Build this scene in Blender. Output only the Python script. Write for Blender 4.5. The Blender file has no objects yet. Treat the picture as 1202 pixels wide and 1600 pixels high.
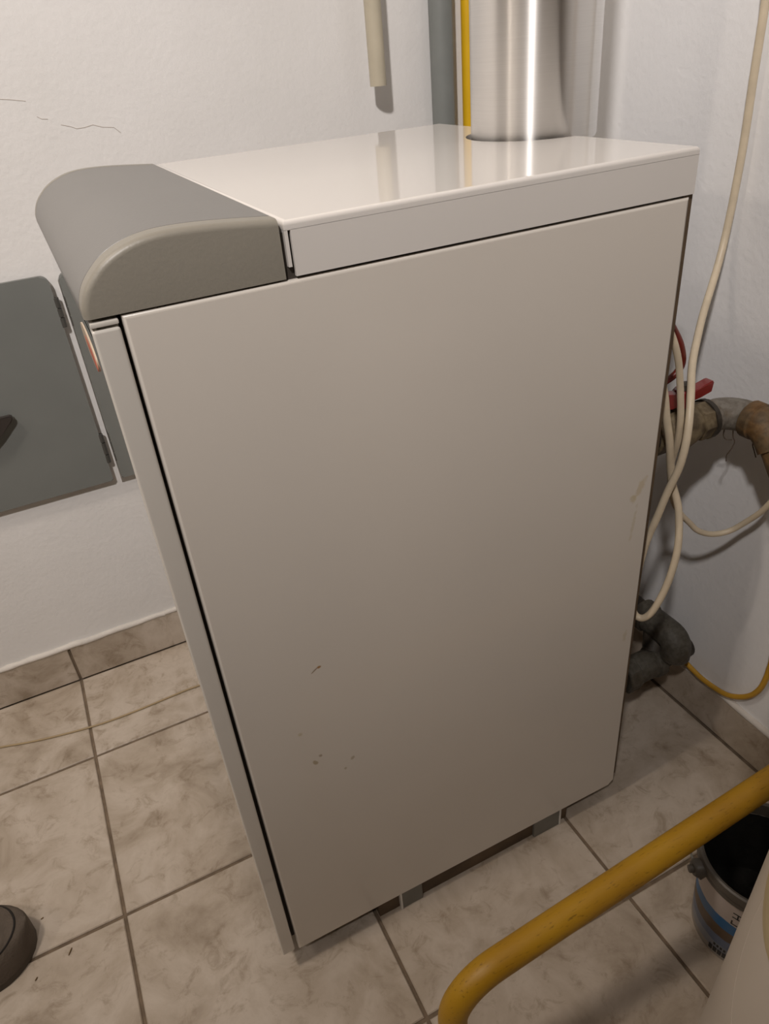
import bpy, bmesh, math, random
from mathutils import Vector, Matrix

random.seed(4)
PI = math.pi
S = bpy.context.scene
COL = S.collection

# ------------------------------------------------------------------ camera
cam_data = bpy.data.cameras.new('camera')
cam = bpy.data.objects.new('camera', cam_data)
COL.objects.link(cam)
RX = Vector((0.8949108, -0.4385146, -0.0827015))
RY = Vector((-0.3004230, -0.4550005, -0.8382843))
RZ = Vector((0.3299707, 0.7750351, -0.5389247))
M = Matrix.Identity(4)
for i in range(3):
    M[i][0] = RX[i]
    M[i][1] = -RY[i]
    M[i][2] = -RZ[i]
M.translation = Vector((-0.02139, -0.50602, 0.97643))
cam.matrix_world = M
cam_data.sensor_fit = 'HORIZONTAL'
cam_data.sensor_width = 36.0
cam_data.lens = 36.0 * 1142.825 / 1202.0
cam_data.clip_start = 0.02
S.camera = cam

# ------------------------------------------------------------------ world, lamps, exposure
world = bpy.data.worlds.new('world')
S.world = world
world.use_nodes = True
world.node_tree.nodes['Background'].inputs[0].default_value = (0.9, 0.85, 0.8, 1)
world.node_tree.nodes['Background'].inputs[1].default_value = 0.0
S.view_settings.view_transform = 'Standard'
S.view_settings.look = 'None'
S.view_settings.exposure = 0.0
S.view_settings.gamma = 1.0
S.view_settings.use_curve_mapping = False


def lamp(name, loc, aim, watts, radius, colour, cone, blend):
    """a spot lamp: light leaves it only within its cone"""
    d = bpy.data.lights.new(name, 'SPOT')
    d.energy = watts
    d.shadow_soft_size = radius
    d.color = colour
    d.spot_size = math.radians(cone)
    d.spot_blend = blend
    o = bpy.data.objects.new(name, d)
    o.location = loc
    o.rotation_euler = (Vector(aim) - Vector(loc)).to_track_quat('-Z', 'Y').to_euler()
    COL.objects.link(o)
    return o


lamp('ceiling_lamp_over_shoulder', (-0.61, -1.02, 2.25), (0.12, 0.58, 1.52), 160, 0.06, (1.0, 0.94, 0.905), 92, 1.0)  # cone aim and fade are shaped to dim the lower right of the scene
lamp('far_lamp_left', (-1.60, -0.12, 1.72), (0.3, 0.15, 0.7), 13, 0.05, (1.0, 0.87, 0.745), 110, 0.8)
lamp('ceiling_downlight', (-0.80, 0.0, 2.30), (-0.80, 0.0, 0.0), 56, 0.12, (1.0, 0.87, 0.745), 106, 1.0)


# ------------------------------------------------------------------ materials
def new_mat(name):
    m = bpy.data.materials.new(name)
    m.use_nodes = True
    nt = m.node_tree
    b = nt.nodes['Principled BSDF']
    return m, nt, b


def node(nt, kind, **kw):
    n = nt.nodes.new(kind)
    for k, v in kw.items():
        setattr(n, k, v)
    return n


def ramp(nt, stops, interp='LINEAR'):
    r = nt.nodes.new('ShaderNodeValToRGB')
    r.color_ramp.interpolation = interp
    e = r.color_ramp.elements
    while len(e) < len(stops):
        e.new(0.5)
    for i, (p, c) in enumerate(stops):
        e[i].position = p
        e[i].color = (*c, 1)
    return r


def simple(name, col, rough=0.5, metal=0.0, var=0.06, scale=30, bump=0.0, coat=0.0, bscale=None, spec=0.5):
    """plain colour with a little procedural mottling and relief"""
    m, nt, b = new_mat(name)
    tc = node(nt, 'ShaderNodeTexCoord')
    n = node(nt, 'ShaderNodeTexNoise')
    n.inputs['Scale'].default_value = scale
    n.inputs['Detail'].default_value = 5
    nt.links.new(tc.outputs['Object'], n.inputs['Vector'])
    lo = tuple(c * (1 - var) for c in col)
    hi = tuple(min(1, c * (1 + var)) for c in col)
    r = ramp(nt, [(0.3, lo), (0.7, hi)])
    nt.links.new(n.outputs['Fac'], r.inputs['Fac'])
    nt.links.new(r.outputs['Color'], b.inputs['Base Color'])
    b.inputs['Roughness'].default_value = rough
    b.inputs['Metallic'].default_value = metal
    b.inputs['Specular IOR Level'].default_value = spec
    b.inputs['Coat Weight'].default_value = coat
    b.inputs['Coat Roughness'].default_value = 0.05
    if bump:
        n2 = node(nt, 'ShaderNodeTexNoise')
        n2.inputs['Scale'].default_value = bscale or scale * 3
        n2.inputs['Detail'].default_value = 6
        nt.links.new(tc.outputs['Object'], n2.inputs['Vector'])
        bp = node(nt, 'ShaderNodeBump')
        bp.inputs['Strength'].default_value = bump
        bp.inputs['Distance'].default_value = 0.004
        nt.links.new(n2.outputs['Fac'], bp.inputs['Height'])
        nt.links.new(bp.outputs['Normal'], b.inputs['Normal'])
    return m


def plaster_mat(name, lo, hi):
    m, nt, b = new_mat(name)
    g = node(nt, 'ShaderNodeNewGeometry')
    n = node(nt, 'ShaderNodeTexNoise')
    n.inputs['Scale'].default_value = 5
    n.inputs['Detail'].default_value = 6
    nt.links.new(g.outputs['Position'], n.inputs['Vector'])
    r = ramp(nt, [(0.3, lo), (0.7, hi)])
    nt.links.new(n.outputs['Fac'], r.inputs['Fac'])
    nt.links.new(r.outputs['Color'], b.inputs['Base Color'])
    b.inputs['Roughness'].default_value = 0.75
    a = node(nt, 'ShaderNodeTexNoise')
    a.inputs['Scale'].default_value = 130
    a.inputs['Detail'].default_value = 5
    c = node(nt, 'ShaderNodeTexNoise')
    c.inputs['Scale'].default_value = 26
    c.inputs['Detail'].default_value = 3
    nt.links.new(g.outputs['Position'], a.inputs['Vector'])
    nt.links.new(g.outputs['Position'], c.inputs['Vector'])
    add = node(nt, 'ShaderNodeMath', operation='ADD')
    nt.links.new(a.outputs['Fac'], add.inputs[0])
    nt.links.new(c.outputs['Fac'], add.inputs[1])
    bp = node(nt, 'ShaderNodeBump')
    bp.inputs['Strength'].default_value = 0.22
    bp.inputs['Distance'].default_value = 0.0025
    nt.links.new(add.outputs[0], bp.inputs['Height'])
    nt.links.new(bp.outputs['Normal'], b.inputs['Normal'])
    return m


def tile_mat():
    """beige marbled ceramic; the pattern is shifted for each tile"""
    m, nt, b = new_mat('beige_marbled_tile')
    g = node(nt, 'ShaderNodeNewGeometry')
    oi = node(nt, 'ShaderNodeObjectInfo')
    mul = node(nt, 'ShaderNodeVectorMath', operation='MULTIPLY_ADD')
    comb = node(nt, 'ShaderNodeCombineXYZ')
    for i in range(3):
        nt.links.new(oi.outputs['Random'], comb.inputs[i])
    mul.inputs[1].default_value = (7, 3, 5)
    nt.links.new(comb.outputs[0], mul.inputs[0])
    nt.links.new(g.outputs['Position'], mul.inputs[2])
    n1 = node(nt, 'ShaderNodeTexNoise')
    n1.inputs['Scale'].default_value = 9
    n1.inputs['Detail'].default_value = 8
    n1.inputs['Roughness'].default_value = 0.62
    n1.inputs['Distortion'].default_value = 0.5
    nt.links.new(mul.outputs[0], n1.inputs['Vector'])
    n2 = node(nt, 'ShaderNodeTexNoise')
    n2.inputs['Scale'].default_value = 34
    n2.inputs['Detail'].default_value = 7
    n2.inputs['Roughness'].default_value = 0.7
    n2.inputs['Distortion'].default_value = 0.7
    nt.links.new(mul.outputs[0], n2.inputs['Vector'])
    r1 = ramp(nt, [(0.30, (0.31, 0.25, 0.185)), (0.45, (0.45, 0.38, 0.305)), (0.58, (0.55, 0.48, 0.405)), (0.75, (0.41, 0.34, 0.265))])
    r2 = ramp(nt, [(0.30, (0.60, 0.55, 0.48)), (0.47, (0.96, 0.95, 0.94)), (0.7, (1.0, 1.0, 1.0))])
    nt.links.new(n1.outputs['Fac'], r1.inputs['Fac'])
    nt.links.new(n2.outputs['Fac'], r2.inputs['Fac'])
    mx = node(nt, 'ShaderNodeMix', data_type='RGBA', blend_type='MULTIPLY')
    mx.inputs[0].default_value = 0.85
    nt.links.new(r1.outputs['Color'], mx.inputs[6])
    nt.links.new(r2.outputs['Color'], mx.inputs[7])
    nt.links.new(mx.outputs[2], b.inputs['Base Color'])
    b.inputs['Roughness'].default_value = 0.42
    bp = node(nt, 'ShaderNodeBump')
    bp.inputs['Strength'].default_value = 0.12
    bp.inputs['Distance'].default_value = 0.002
    nt.links.new(n2.outputs['Fac'], bp.inputs['Height'])
    nt.links.new(bp.outputs['Normal'], b.inputs['Normal'])
    return m


def enamel_mat(name, col, rough, spots=(), coat=0.0):
    """glossy sheet-metal paint; spots = dirt marks (x, y, z, half-size, colour, strength) in object space"""
    m, nt, b = new_mat(name)
    tc = node(nt, 'ShaderNodeTexCoord')
    n = node(nt, 'ShaderNodeTexNoise')
    n.inputs['Scale'].default_value = 3
    n.inputs['Detail'].default_value = 3
    nt.links.new(tc.outputs['Object'], n.inputs['Vector'])
    r = ramp(nt, [(0.3, tuple(c * 0.975 for c in col)), (0.7, tuple(c * 1.02 for c in col))])
    nt.links.new(n.outputs['Fac'], r.inputs['Fac'])
    out = r.outputs['Color']
    wob = node(nt, 'ShaderNodeTexNoise')
    wob.inputs['Scale'].default_value = 140
    wob.inputs['Detail'].default_value = 4
    nt.links.new(tc.outputs['Object'], wob.inputs['Vector'])
    for (x, y, z, sx, sz, ang, colr, strength) in spots:
        mp = node(nt, 'ShaderNodeMapping', vector_type='TEXTURE')
        mp.inputs['Location'].default_value = (x, y, z)
        mp.inputs['Rotation'].default_value = (0, ang, 0)
        mp.inputs['Scale'].default_value = (sx, 0.02, sz)
        nt.links.new(tc.outputs['Object'], mp.inputs['Vector'])
        ln = node(nt, 'ShaderNodeVectorMath', operation='LENGTH')
        nt.links.new(mp.outputs[0], ln.inputs[0])
        ad = node(nt, 'ShaderNodeMath', operation='MULTIPLY_ADD')
        nt.links.new(wob.outputs['Fac'], ad.inputs[0])
        ad.inputs[1].default_value = 1.6
        nt.links.new(ln.outputs['Value'], ad.inputs[2])
        mr = node(nt, 'ShaderNodeMapRange')
        mr.inputs['From Min'].default_value = 1.25
        mr.inputs['From Max'].default_value = 1.75
        mr.inputs['To Min'].default_value = strength
        mr.inputs['To Max'].default_value = 0
        nt.links.new(ad.outputs[0], mr.inputs['Value'])
        mx = node(nt, 'ShaderNodeMix', data_type='RGBA')
        nt.links.new(mr.outputs[0], mx.inputs[0])
        nt.links.new(out, mx.inputs[6])
        mx.inputs[7].default_value = (*colr, 1)
        out = mx.outputs[2]
    nt.links.new(out, b.inputs['Base Color'])
    b.inputs['Roughness'].default_value = rough
    b.inputs['IOR'].default_value = 1.5
    b.inputs['Coat Weight'].default_value = coat
    b.inputs['Coat Roughness'].default_value = 0.01
    return m


def steel_mat():
    m, nt, b = new_mat('brushed_steel')
    tc = node(nt, 'ShaderNodeTexCoord')
    mp = node(nt, 'ShaderNodeMapping')
    mp.inputs['Scale'].default_value = (1.5, 1.5, 130)
    nt.links.new(tc.outputs['Object'], mp.inputs['Vector'])
    n = node(nt, 'ShaderNodeTexNoise')
    n.inputs['Scale'].default_value = 8
    n.inputs['Detail'].default_value = 4
    nt.links.new(mp.outputs[0], n.inputs['Vector'])
    r = ramp(nt, [(0.3, (0.80, 0.785, 0.765)), (0.7, (0.84, 0.825, 0.805))])
    nt.links.new(n.outputs['Fac'], r.inputs['Fac'])
    nt.links.new(r.outputs['Color'], b.inputs['Base Color'])
    b.inputs['Metallic'].default_value = 1.0
    b.inputs['Roughness'].default_value = 0.34
    b.inputs['Anisotropic'].default_value = 1.0
    b.inputs['Anisotropic Rotation'].default_value = 0.25
    tg = node(nt, 'ShaderNodeTangent', direction_type='RADIAL', axis='Z')
    nt.links.new(tg.outputs[0], b.inputs['Tangent'])
    return m


def rusty_mat(name, base, rust, amount):
    m, nt, b = new_mat(name)
    tc = node(nt, 'ShaderNodeTexCoord')
    n = node(nt, 'ShaderNodeTexNoise')
    n.inputs['Scale'].default_value = 45
    n.inputs['Detail'].default_value = 6
    nt.links.new(tc.outputs['Object'], n.inputs['Vector'])
    r = ramp(nt, [(amount - 0.1, base), (amount + 0.12, rust)])
    nt.links.new(n.outputs['Fac'], r.inputs['Fac'])
    n3 = node(nt, 'ShaderNodeTexNoise')
    n3.inputs['Scale'].default_value = 160
    nt.links.new(tc.outputs['Object'], n3.inputs['Vector'])
    r3 = ramp(nt, [(0.35, (0.55, 0.5, 0.45)), (0.6, (1, 1, 1))])
    nt.links.new(n3.outputs['Fac'], r3.inputs['Fac'])
    mx = node(nt, 'ShaderNodeMix', data_type='RGBA', blend_type='MULTIPLY')
    mx.inputs[0].default_value = 0.7
    nt.links.new(r.outputs['Color'], mx.inputs[6])
    nt.links.new(r3.outputs['Color'], mx.inputs[7])
    nt.links.new(mx.outputs[2], b.inputs['Base Color'])
    b.inputs['Roughness'].default_value = 0.62
    bp = node(nt, 'ShaderNodeBump')
    bp.inputs['Strength'].default_value = 0.3
    bp.inputs['Distance'].default_value = 0.002
    nt.links.new(n3.outputs['Fac'], bp.inputs['Height'])
    nt.links.new(bp.outputs['Normal'], b.inputs['Normal'])
    return m


def yellow_paint():
    m, nt, b = new_mat('yellow_gas_paint')
    tc = node(nt, 'ShaderNodeTexCoord')
    n = node(nt, 'ShaderNodeTexNoise')
    n.inputs['Scale'].default_value = 14
    n.inputs['Detail'].default_value = 6
    nt.links.new(tc.outputs['Object'], n.inputs['Vector'])
    r = ramp(nt, [(0.3, (0.38, 0.195, 0.008)), (0.7, (0.48, 0.265, 0.009))])
    nt.links.new(n.outputs['Fac'], r.inputs['Fac'])
    mp = node(nt, 'ShaderNodeMapping')
    mp.inputs['Scale'].default_value = (60, 260, 260)
    nt.links.new(tc.outputs['Object'], mp.inputs['Vector'])
    n2 = node(nt, 'ShaderNodeTexNoise')
    n2.inputs['Scale'].default_value = 1.6
    n2.inputs['Detail'].default_value = 5
    nt.links.new(mp.outputs[0], n2.inputs['Vector'])
    r2 = ramp(nt, [(0.28, (0.45, 0.42, 0.38)), (0.40, (1, 1, 1))])
    nt.links.new(n2.outputs['Fac'], r2.inputs['Fac'])
    mx = node(nt, 'ShaderNodeMix', data_type='RGBA', blend_type='MULTIPLY')
    mx.inputs[0].default_value = 0.8
    nt.links.new(r.outputs['Color'], mx.inputs[6])
    nt.links.new(r2.outputs['Color'], mx.inputs[7])
    nt.links.new(mx.outputs[2], b.inputs['Base Color'])
    b.inputs['Roughness'].default_value = 0.45
    bp = node(nt, 'ShaderNodeBump')
    bp.inputs['Strength'].default_value = 0.15
    bp.inputs['Distance'].default_value = 0.001
    nt.links.new(n2.outputs['Fac'], bp.inputs['Height'])
    nt.links.new(bp.outputs['Normal'], b.inputs['Normal'])
    return m


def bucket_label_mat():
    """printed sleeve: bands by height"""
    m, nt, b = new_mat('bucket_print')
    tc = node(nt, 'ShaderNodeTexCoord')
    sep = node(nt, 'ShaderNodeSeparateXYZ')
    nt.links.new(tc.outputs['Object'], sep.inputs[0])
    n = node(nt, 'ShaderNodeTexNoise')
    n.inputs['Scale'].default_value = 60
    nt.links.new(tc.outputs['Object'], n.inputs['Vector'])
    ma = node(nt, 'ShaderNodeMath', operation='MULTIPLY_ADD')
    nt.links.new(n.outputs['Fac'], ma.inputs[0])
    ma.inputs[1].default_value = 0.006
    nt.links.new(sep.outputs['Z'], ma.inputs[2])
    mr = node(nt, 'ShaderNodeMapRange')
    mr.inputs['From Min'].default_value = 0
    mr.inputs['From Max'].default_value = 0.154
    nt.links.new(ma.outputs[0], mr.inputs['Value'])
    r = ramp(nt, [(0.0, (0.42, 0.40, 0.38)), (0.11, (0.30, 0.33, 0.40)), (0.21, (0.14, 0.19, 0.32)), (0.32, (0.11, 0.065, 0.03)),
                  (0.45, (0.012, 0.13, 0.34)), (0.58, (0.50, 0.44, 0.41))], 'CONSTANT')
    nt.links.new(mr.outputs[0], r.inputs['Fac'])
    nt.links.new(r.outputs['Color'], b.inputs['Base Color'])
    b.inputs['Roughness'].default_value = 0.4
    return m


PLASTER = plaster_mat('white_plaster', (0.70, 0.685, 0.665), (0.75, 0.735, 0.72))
PLASTER_LIT = plaster_mat('lit_white_plaster', (0.85, 0.845, 0.845), (0.89, 0.885, 0.885))  # same plaster as the left wall, lightened in place of stronger light
TILE = tile_mat()
GROUT = simple('brown_grout', (0.17, 0.125, 0.085), 0.9, var=0.25, scale=60, bump=0.3)
DARKROOM = simple('brown_far_wall', (0.30, 0.25, 0.20), 0.8)
CEIL = simple('ceiling_paint', (0.40, 0.35, 0.30), 0.9)
spots = [
    (0.1095, 0, 0.4765, 0.0028, 0.0020, 0.0, (0.34, 0.17, 0.04), 0.9),
    (0.1045, 0, 0.4742, 0.0055, 0.0009, -0.6, (0.25, 0.17, 0.10), 0.8),
    (0.4895, 0, 0.5354, 0.006, 0.007, 0.0, (0.50, 0.40, 0.18), 0.45),
    (0.4985, 0, 0.548, 0.006, 0.016, 0.5, (0.52, 0.40, 0.20), 0.45),
    (0.4935, 0, 0.500, 0.003, 0.03, 0.1, (0.52, 0.44, 0.26), 0.35),
    (0.0788, 0, 0.3982, 0.004, 0.003, 0.0, (0.46, 0.38, 0.20), 0.5),
    (0.0945, 0, 0.3561, 0.0025, 0.003, -0.5, (0.33, 0.25, 0.16), 0.7),
    (0.0875, 0, 0.3500, 0.003, 0.005, -0.5, (0.36, 0.28, 0.15), 0.7),
    (0.1284, 0, 0.3318, 0.0025, 0.003, 0.3, (0.36, 0.29, 0.18), 0.6),
    (0.1188, 0, 0.3210, 0.0025, 0.003, 0.0, (0.36, 0.29, 0.18), 0.6),
    (0.5025, 0, 0.33, 0.004, 0.012, 0.1, (0.50, 0.42, 0.24), 0.35),
]
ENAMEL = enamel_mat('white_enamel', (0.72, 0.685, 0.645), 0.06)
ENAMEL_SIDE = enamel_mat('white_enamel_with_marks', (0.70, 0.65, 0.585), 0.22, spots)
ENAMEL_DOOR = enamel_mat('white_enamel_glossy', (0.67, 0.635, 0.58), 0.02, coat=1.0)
COVER = simple('grey_cover_plastic', (0.175, 0.168, 0.158), 0.38, var=0.03, scale=8, bump=0.05, bscale=400)
CAP = simple('grey_cap_plastic', (0.26, 0.24, 0.20), 0.42, var=0.03, scale=8, bump=0.05, bscale=400)
INNER = simple('dark_body_metal', (0.035, 0.028, 0.022), 0.7, var=0.3)
BROWN = simple('brown_base_metal', (0.10, 0.065, 0.035), 0.7, var=0.3)
GALV = simple('zinc_bracket', (0.17, 0.165, 0.145), 0.5, var=0.1)
BRIGHT = simple('bright_bracket_edge', (0.72, 0.70, 0.66), 0.4)
STEEL = steel_mat()
HATCH = simple('grey_hatch_paint', (0.165, 0.172, 0.162), 0.42, var=0.05, scale=10, bump=0.04)
HINGE = simple('dark_hinge_paint', (0.06, 0.058, 0.052), 0.5)
HINGE_BROWN = simple('crack_shadow', (0.47, 0.42, 0.37), 0.9)
BLACK = simple('dark_brown_plastic', (0.035, 0.028, 0.024), 0.45)
STUB = simple('ivory_plastic', (0.47, 0.42, 0.32), 0.4)
GREYPIPE = simple('grey_pipe_paint', (0.19, 0.20, 0.19), 0.5, var=0.05)
YELLOW = yellow_paint()
YELLOW_CLEAN = simple('yellow_pipe_paint', (0.72, 0.43, 0.01), 0.35, var=0.04)
YELLOW_HOSE = simple('ochre_cable_sheath', (0.55, 0.30, 0.03), 0.5, var=0.1)
CABLE = simple('cream_cable_sheath', (0.66, 0.56, 0.41), 0.42, var=0.07, scale=60)
WIRE = simple('tan_wire_sheath', (0.36, 0.27, 0.15), 0.5)
RED = simple('red_lever_paint', (0.21, 0.006, 0.005), 0.28, var=0.1, coat=0.4)
DARKRED = simple('dark_red_rubber', (0.16, 0.018, 0.010), 0.4)
PIPE_GREY = rusty_mat('dusty_grey_fitting', (0.215, 0.195, 0.165), (0.17, 0.13, 0.085), 0.60)
PIPE_BRASS = rusty_mat('dirty_brass_valve', (0.20, 0.155, 0.09), (0.09, 0.065, 0.035), 0.52)
PIPE_RUST = rusty_mat('rusty_brown_pipe', (0.13, 0.088, 0.045), (0.20, 0.105, 0.035), 0.55)
PIPE_LOW = rusty_mat('dull_grey_fitting', (0.085, 0.078, 0.062), (0.065, 0.052, 0.036), 0.6)
PIPE_DARK = rusty_mat('dark_iron_pipe', (0.06, 0.048, 0.036), (0.035, 0.028, 0.02), 0.5)
STRAND = simple('dust_strand', (0.10, 0.07, 0.05), 0.9)
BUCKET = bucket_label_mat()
BUCKET_RIM = simple('dark_grey_rim_plastic', (0.085, 0.075, 0.062), 0.45)
BUCKET_IN = simple('black_residue', (0.006, 0.006, 0.005), 0.7, var=0.4, bump=0.4, scale=40)
PRINT_INK = simple('black_ink', (0.02, 0.02, 0.02), 0.5)
DRUM = simple('white_drum_plastic', (0.66, 0.60, 0.53), 0.33, var=0.02, scale=6)
DRUM_YELLOW = simple('yellowed_plastic', (0.60, 0.50, 0.30), 0.4, var=0.05)
LEATHER = simple('brown_grey_suede', (0.105, 0.083, 0.065), 0.85, var=0.15, scale=40, bump=0.35, bscale=300)
RUBBER = simple('dark_rubber_sole', (0.085, 0.07, 0.055), 0.8, var=0.1)
THREAD = simple('black_seam', (0.015, 0.012, 0.01), 0.9)
STRAW = simple('brown_straw', (0.14, 0.085, 0.03), 0.8)
BADGE_CREAM = simple('badge_cream_print', (0.50, 0.40, 0.30), 0.35)
BADGE_RED = simple('badge_red_print', (0.48, 0.12, 0.07), 0.35)
FILLER = simple('white_joint_filler', (0.66, 0.62, 0.57), 0.8, var=0.08, bump=0.4)


# ------------------------------------------------------------------ mesh helpers
def link_mesh(name, bm, mat, parent=None, smooth=35, loc=None, wn=False):
    me = bpy.data.meshes.new(name)
    bmesh.ops.recalc_face_normals(bm, faces=bm.faces[:])
    bm.to_mesh(me)
    bm.free()
    me.materials.append(mat)
    if smooth:
        for p in me.polygons:
            p.use_smooth = True
        me.set_sharp_from_angle(angle=math.radians(smooth))
    o = bpy.data.objects.new(name, me)
    COL.objects.link(o)
    if wn:
        md = o.modifiers.new('weighted', 'WEIGHTED_NORMAL')
        md.keep_sharp = True
        md.weight = 100
    if parent:
        o.parent = parent
    if loc:
        o.location = loc
    return o


def thing(name, label, cat, loc=(0, 0, 0), group=None):
    o = bpy.data.objects.new(name, None)
    o.empty_display_size = 0.05
    COL.objects.link(o)
    o.location = loc
    o['label'] = label
    o['category'] = cat
    if group:
        o['group'] = group
    return o


def tag(o, label, cat, group=None):
    o['label'] = label
    o['category'] = cat
    if group:
        o['group'] = group
    return o


def structure(o):
    o['kind'] = 'structure'
    return o


def add_box(bm, lo, hi, bevel=0.0, seg=2):
    r = bmesh.ops.create_cube(bm, size=1.0)
    vs = r['verts']
    for v in vs:
        for i in range(3):
            v.co[i] = lo[i] + (v.co[i] + 0.5) * (hi[i] - lo[i])
    if bevel:
        es = list({e for v in vs for e in v.link_edges})
        bmesh.ops.bevel(bm, geom=es, offset=bevel, segments=seg, profile=0.5, affect='EDGES')
    return vs


def box_bm(lo, hi, bevel=0.0, seg=2):
    bm = bmesh.new()
    add_box(bm, lo, hi, bevel, seg)
    return bm


def add_prism(bm, pts, axis, a, b):
    """polygon pts extruded along axis 0/1/2 from a to b"""
    def mk(p, t):
        if axis == 0:
            return (t, p[0], p[1])
        if axis == 1:
            return (p[0], t, p[1])
        return (p[0], p[1], t)
    v0 = [bm.verts.new(mk(p, a)) for p in pts]
    v1 = [bm.verts.new(mk(p, b)) for p in pts]
    n = len(pts)
    faces = [bm.faces.new(v0), bm.faces.new(list(reversed(v1)))]
    for i in range(n):
        faces.append(bm.faces.new((v0[i], v0[(i + 1) % n], v1[(i + 1) % n], v1[i])))
    return v0, v1, faces


def smooth_path(pts, n=8):
    P = [Vector(p) for p in pts]
    out = []
    for i in range(len(P) - 1):
        p0 = P[i - 1] if i else P[0] * 2 - P[1]
        p1, p2 = P[i], P[i + 1]
        p3 = P[i + 2] if i + 2 < len(P) else P[-1] * 2 - P[-2]
        for k in range(n):
            t = k / n
            out.append(0.5 * ((2 * p1) + (p2 - p0) * t + (2 * p0 - 5 * p1 + 4 * p2 - p3) * t * t + (3 * p1 - p0 - 3 * p2 + p3) * t ** 3))
    out.append(P[-1])
    return out


def relax(pts, times):
    P = [Vector(p) for p in pts]
    for _ in range(times):
        P = [P[0]] + [(P[i - 1] + 2 * P[i] + P[i + 1]) / 4 for i in range(1, len(P) - 1)] + [P[-1]]
    return P


def add_tube(bm, path, radius, seg=12, cap=True, round_end=False):
    """sweep; radius may be a number or a list"""
    P = [Vector(p) for p in path]
    rad = radius if isinstance(radius, (list, tuple)) else [radius] * len(P)
    t0 = (P[1] - P[0]).normalized()
    up = Vector((0, 0, 1)) if abs(t0.z) < 0.9 else Vector((1, 0, 0))
    nrm = t0.cross(up).normalized()
    rings = []
    for i, p in enumerate(P):
        if i == 0:
            t = t0
        elif i == len(P) - 1:
            t = (P[i] - P[i - 1]).normalized()
        else:
            t = (P[i + 1] - P[i - 1]).normalized()
        nrm = (nrm - t * nrm.dot(t)).normalized()
        bn = t.cross(nrm)
        rings.append([bm.verts.new(p + (nrm * math.cos(2 * PI * k / seg) + bn * math.sin(2 * PI * k / seg)) * rad[i]) for k in range(seg)])
    for i in range(len(rings) - 1):
        for k in range(seg):
            bm.faces.new((rings[i][k], rings[i][(k + 1) % seg], rings[i + 1][(k + 1) % seg], rings[i + 1][k]))
    if cap:
        bm.faces.new(list(reversed(rings[0])))
        bm.faces.new(rings[-1])


def tube_bm(path, radius, seg=12, cap=True):
    bm = bmesh.new()
    add_tube(bm, path, radius, seg, cap)
    return bm


def add_lathe(bm, prof, seg=48, centre=(0, 0, 0), closed=False):
    """prof = list of (r, z) around z"""
    rings = []
    for r, z in prof:
        if r < 1e-6:
            rings.append([bm.verts.new((centre[0], centre[1], centre[2] + z))])
        else:
            rings.append([bm.verts.new((centre[0] + r * math.cos(2 * PI * k / seg), centre[1] + r * math.sin(2 * PI * k / seg), centre[2] + z)) for k in range(seg)])
    pairs = list(zip(rings[:-1], rings[1:]))
    if closed:
        pairs.append((rings[-1], rings[0]))
    for a, b in pairs:
        for k in range(seg):
            k2 = (k + 1) % seg
            if len(a) == 1 and len(b) == 1:
                continue
            if len(a) == 1:
                bm.faces.new((a[0], b[k2], b[k]))
            elif len(b) == 1:
                bm.faces.new((a[k], a[k2], b[0]))
            else:
                bm.faces.new((a[k], a[k2], b[k2], b[k]))


# ------------------------------------------------------------------ room
YW = 0.694      # wall behind the boiler (left in the photograph)
XW = 0.740      # wall at the boiler's back (right in the photograph)
YB = 0.6884     # face of the skirting tiles
XB = 0.7342
X0, Y0, ZC = -2.2, -2.3, 2.42

floor = structure(link_mesh('floor', box_bm((X0, Y0, -0.10), (XW, YW, -0.0028)), GROUT, smooth=0))
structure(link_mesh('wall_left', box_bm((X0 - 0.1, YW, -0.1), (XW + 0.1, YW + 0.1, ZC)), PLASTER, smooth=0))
structure(link_mesh('wall_right', box_bm((XW, Y0, -0.1), (XW + 0.1, YW, ZC)), PLASTER_LIT, smooth=0))
structure(link_mesh('wall_back', box_bm((X0 - 0.1, Y0 - 0.1, -0.1), (XW + 0.1, Y0, ZC)), DARKROOM, smooth=0))
structure(link_mesh('wall_front', box_bm((X0 - 0.1, Y0, -0.1), (X0, YW, ZC)), DARKROOM, smooth=0))
structure(link_mesh('ceiling', box_bm((X0 - 0.1, Y0 - 0.1, ZC), (XW + 0.1, YW + 0.1, ZC + 0.1)), CEIL, smooth=0))

wall_l = bpy.data.objects['wall_left']
for pts in ([(0.000, 0.9560), (0.018, 0.9535), (0.0359, 0.9500)], [(0.044, 0.9310), (0.0488, 0.9277), (0.0565, 0.9268)],
            [(0.0706, 0.9184), (0.082, 0.9150), (0.0896, 0.9116), (0.100, 0.9118), (0.1116, 0.9138), (0.124, 0.9095), (0.1384, 0.9076), (0.146, 0.900)]):
    cr = link_mesh('plaster_crack', tube_bm([(x, YW - 0.0001, z) for x, z in pts], 0.0004, 5), HINGE_BROWN, wall_l, 60)

T = 0.3058
AX = -0.1755
L1 = 0.4833
G = 0.0024      # half a joint
xs = [AX + T * k for k in range(-7, 4)]
xs = [X0] + [x for x in xs if X0 + 0.02 < x < XB - 0.02] + [XB]
ys = [L1 - T * k for k in range(-1, 10)]
ys = sorted([y for y in ys if Y0 + 0.02 < y < YB - 0.02])
ys = [Y0] + ys + [YB]
cache = {}


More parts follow.
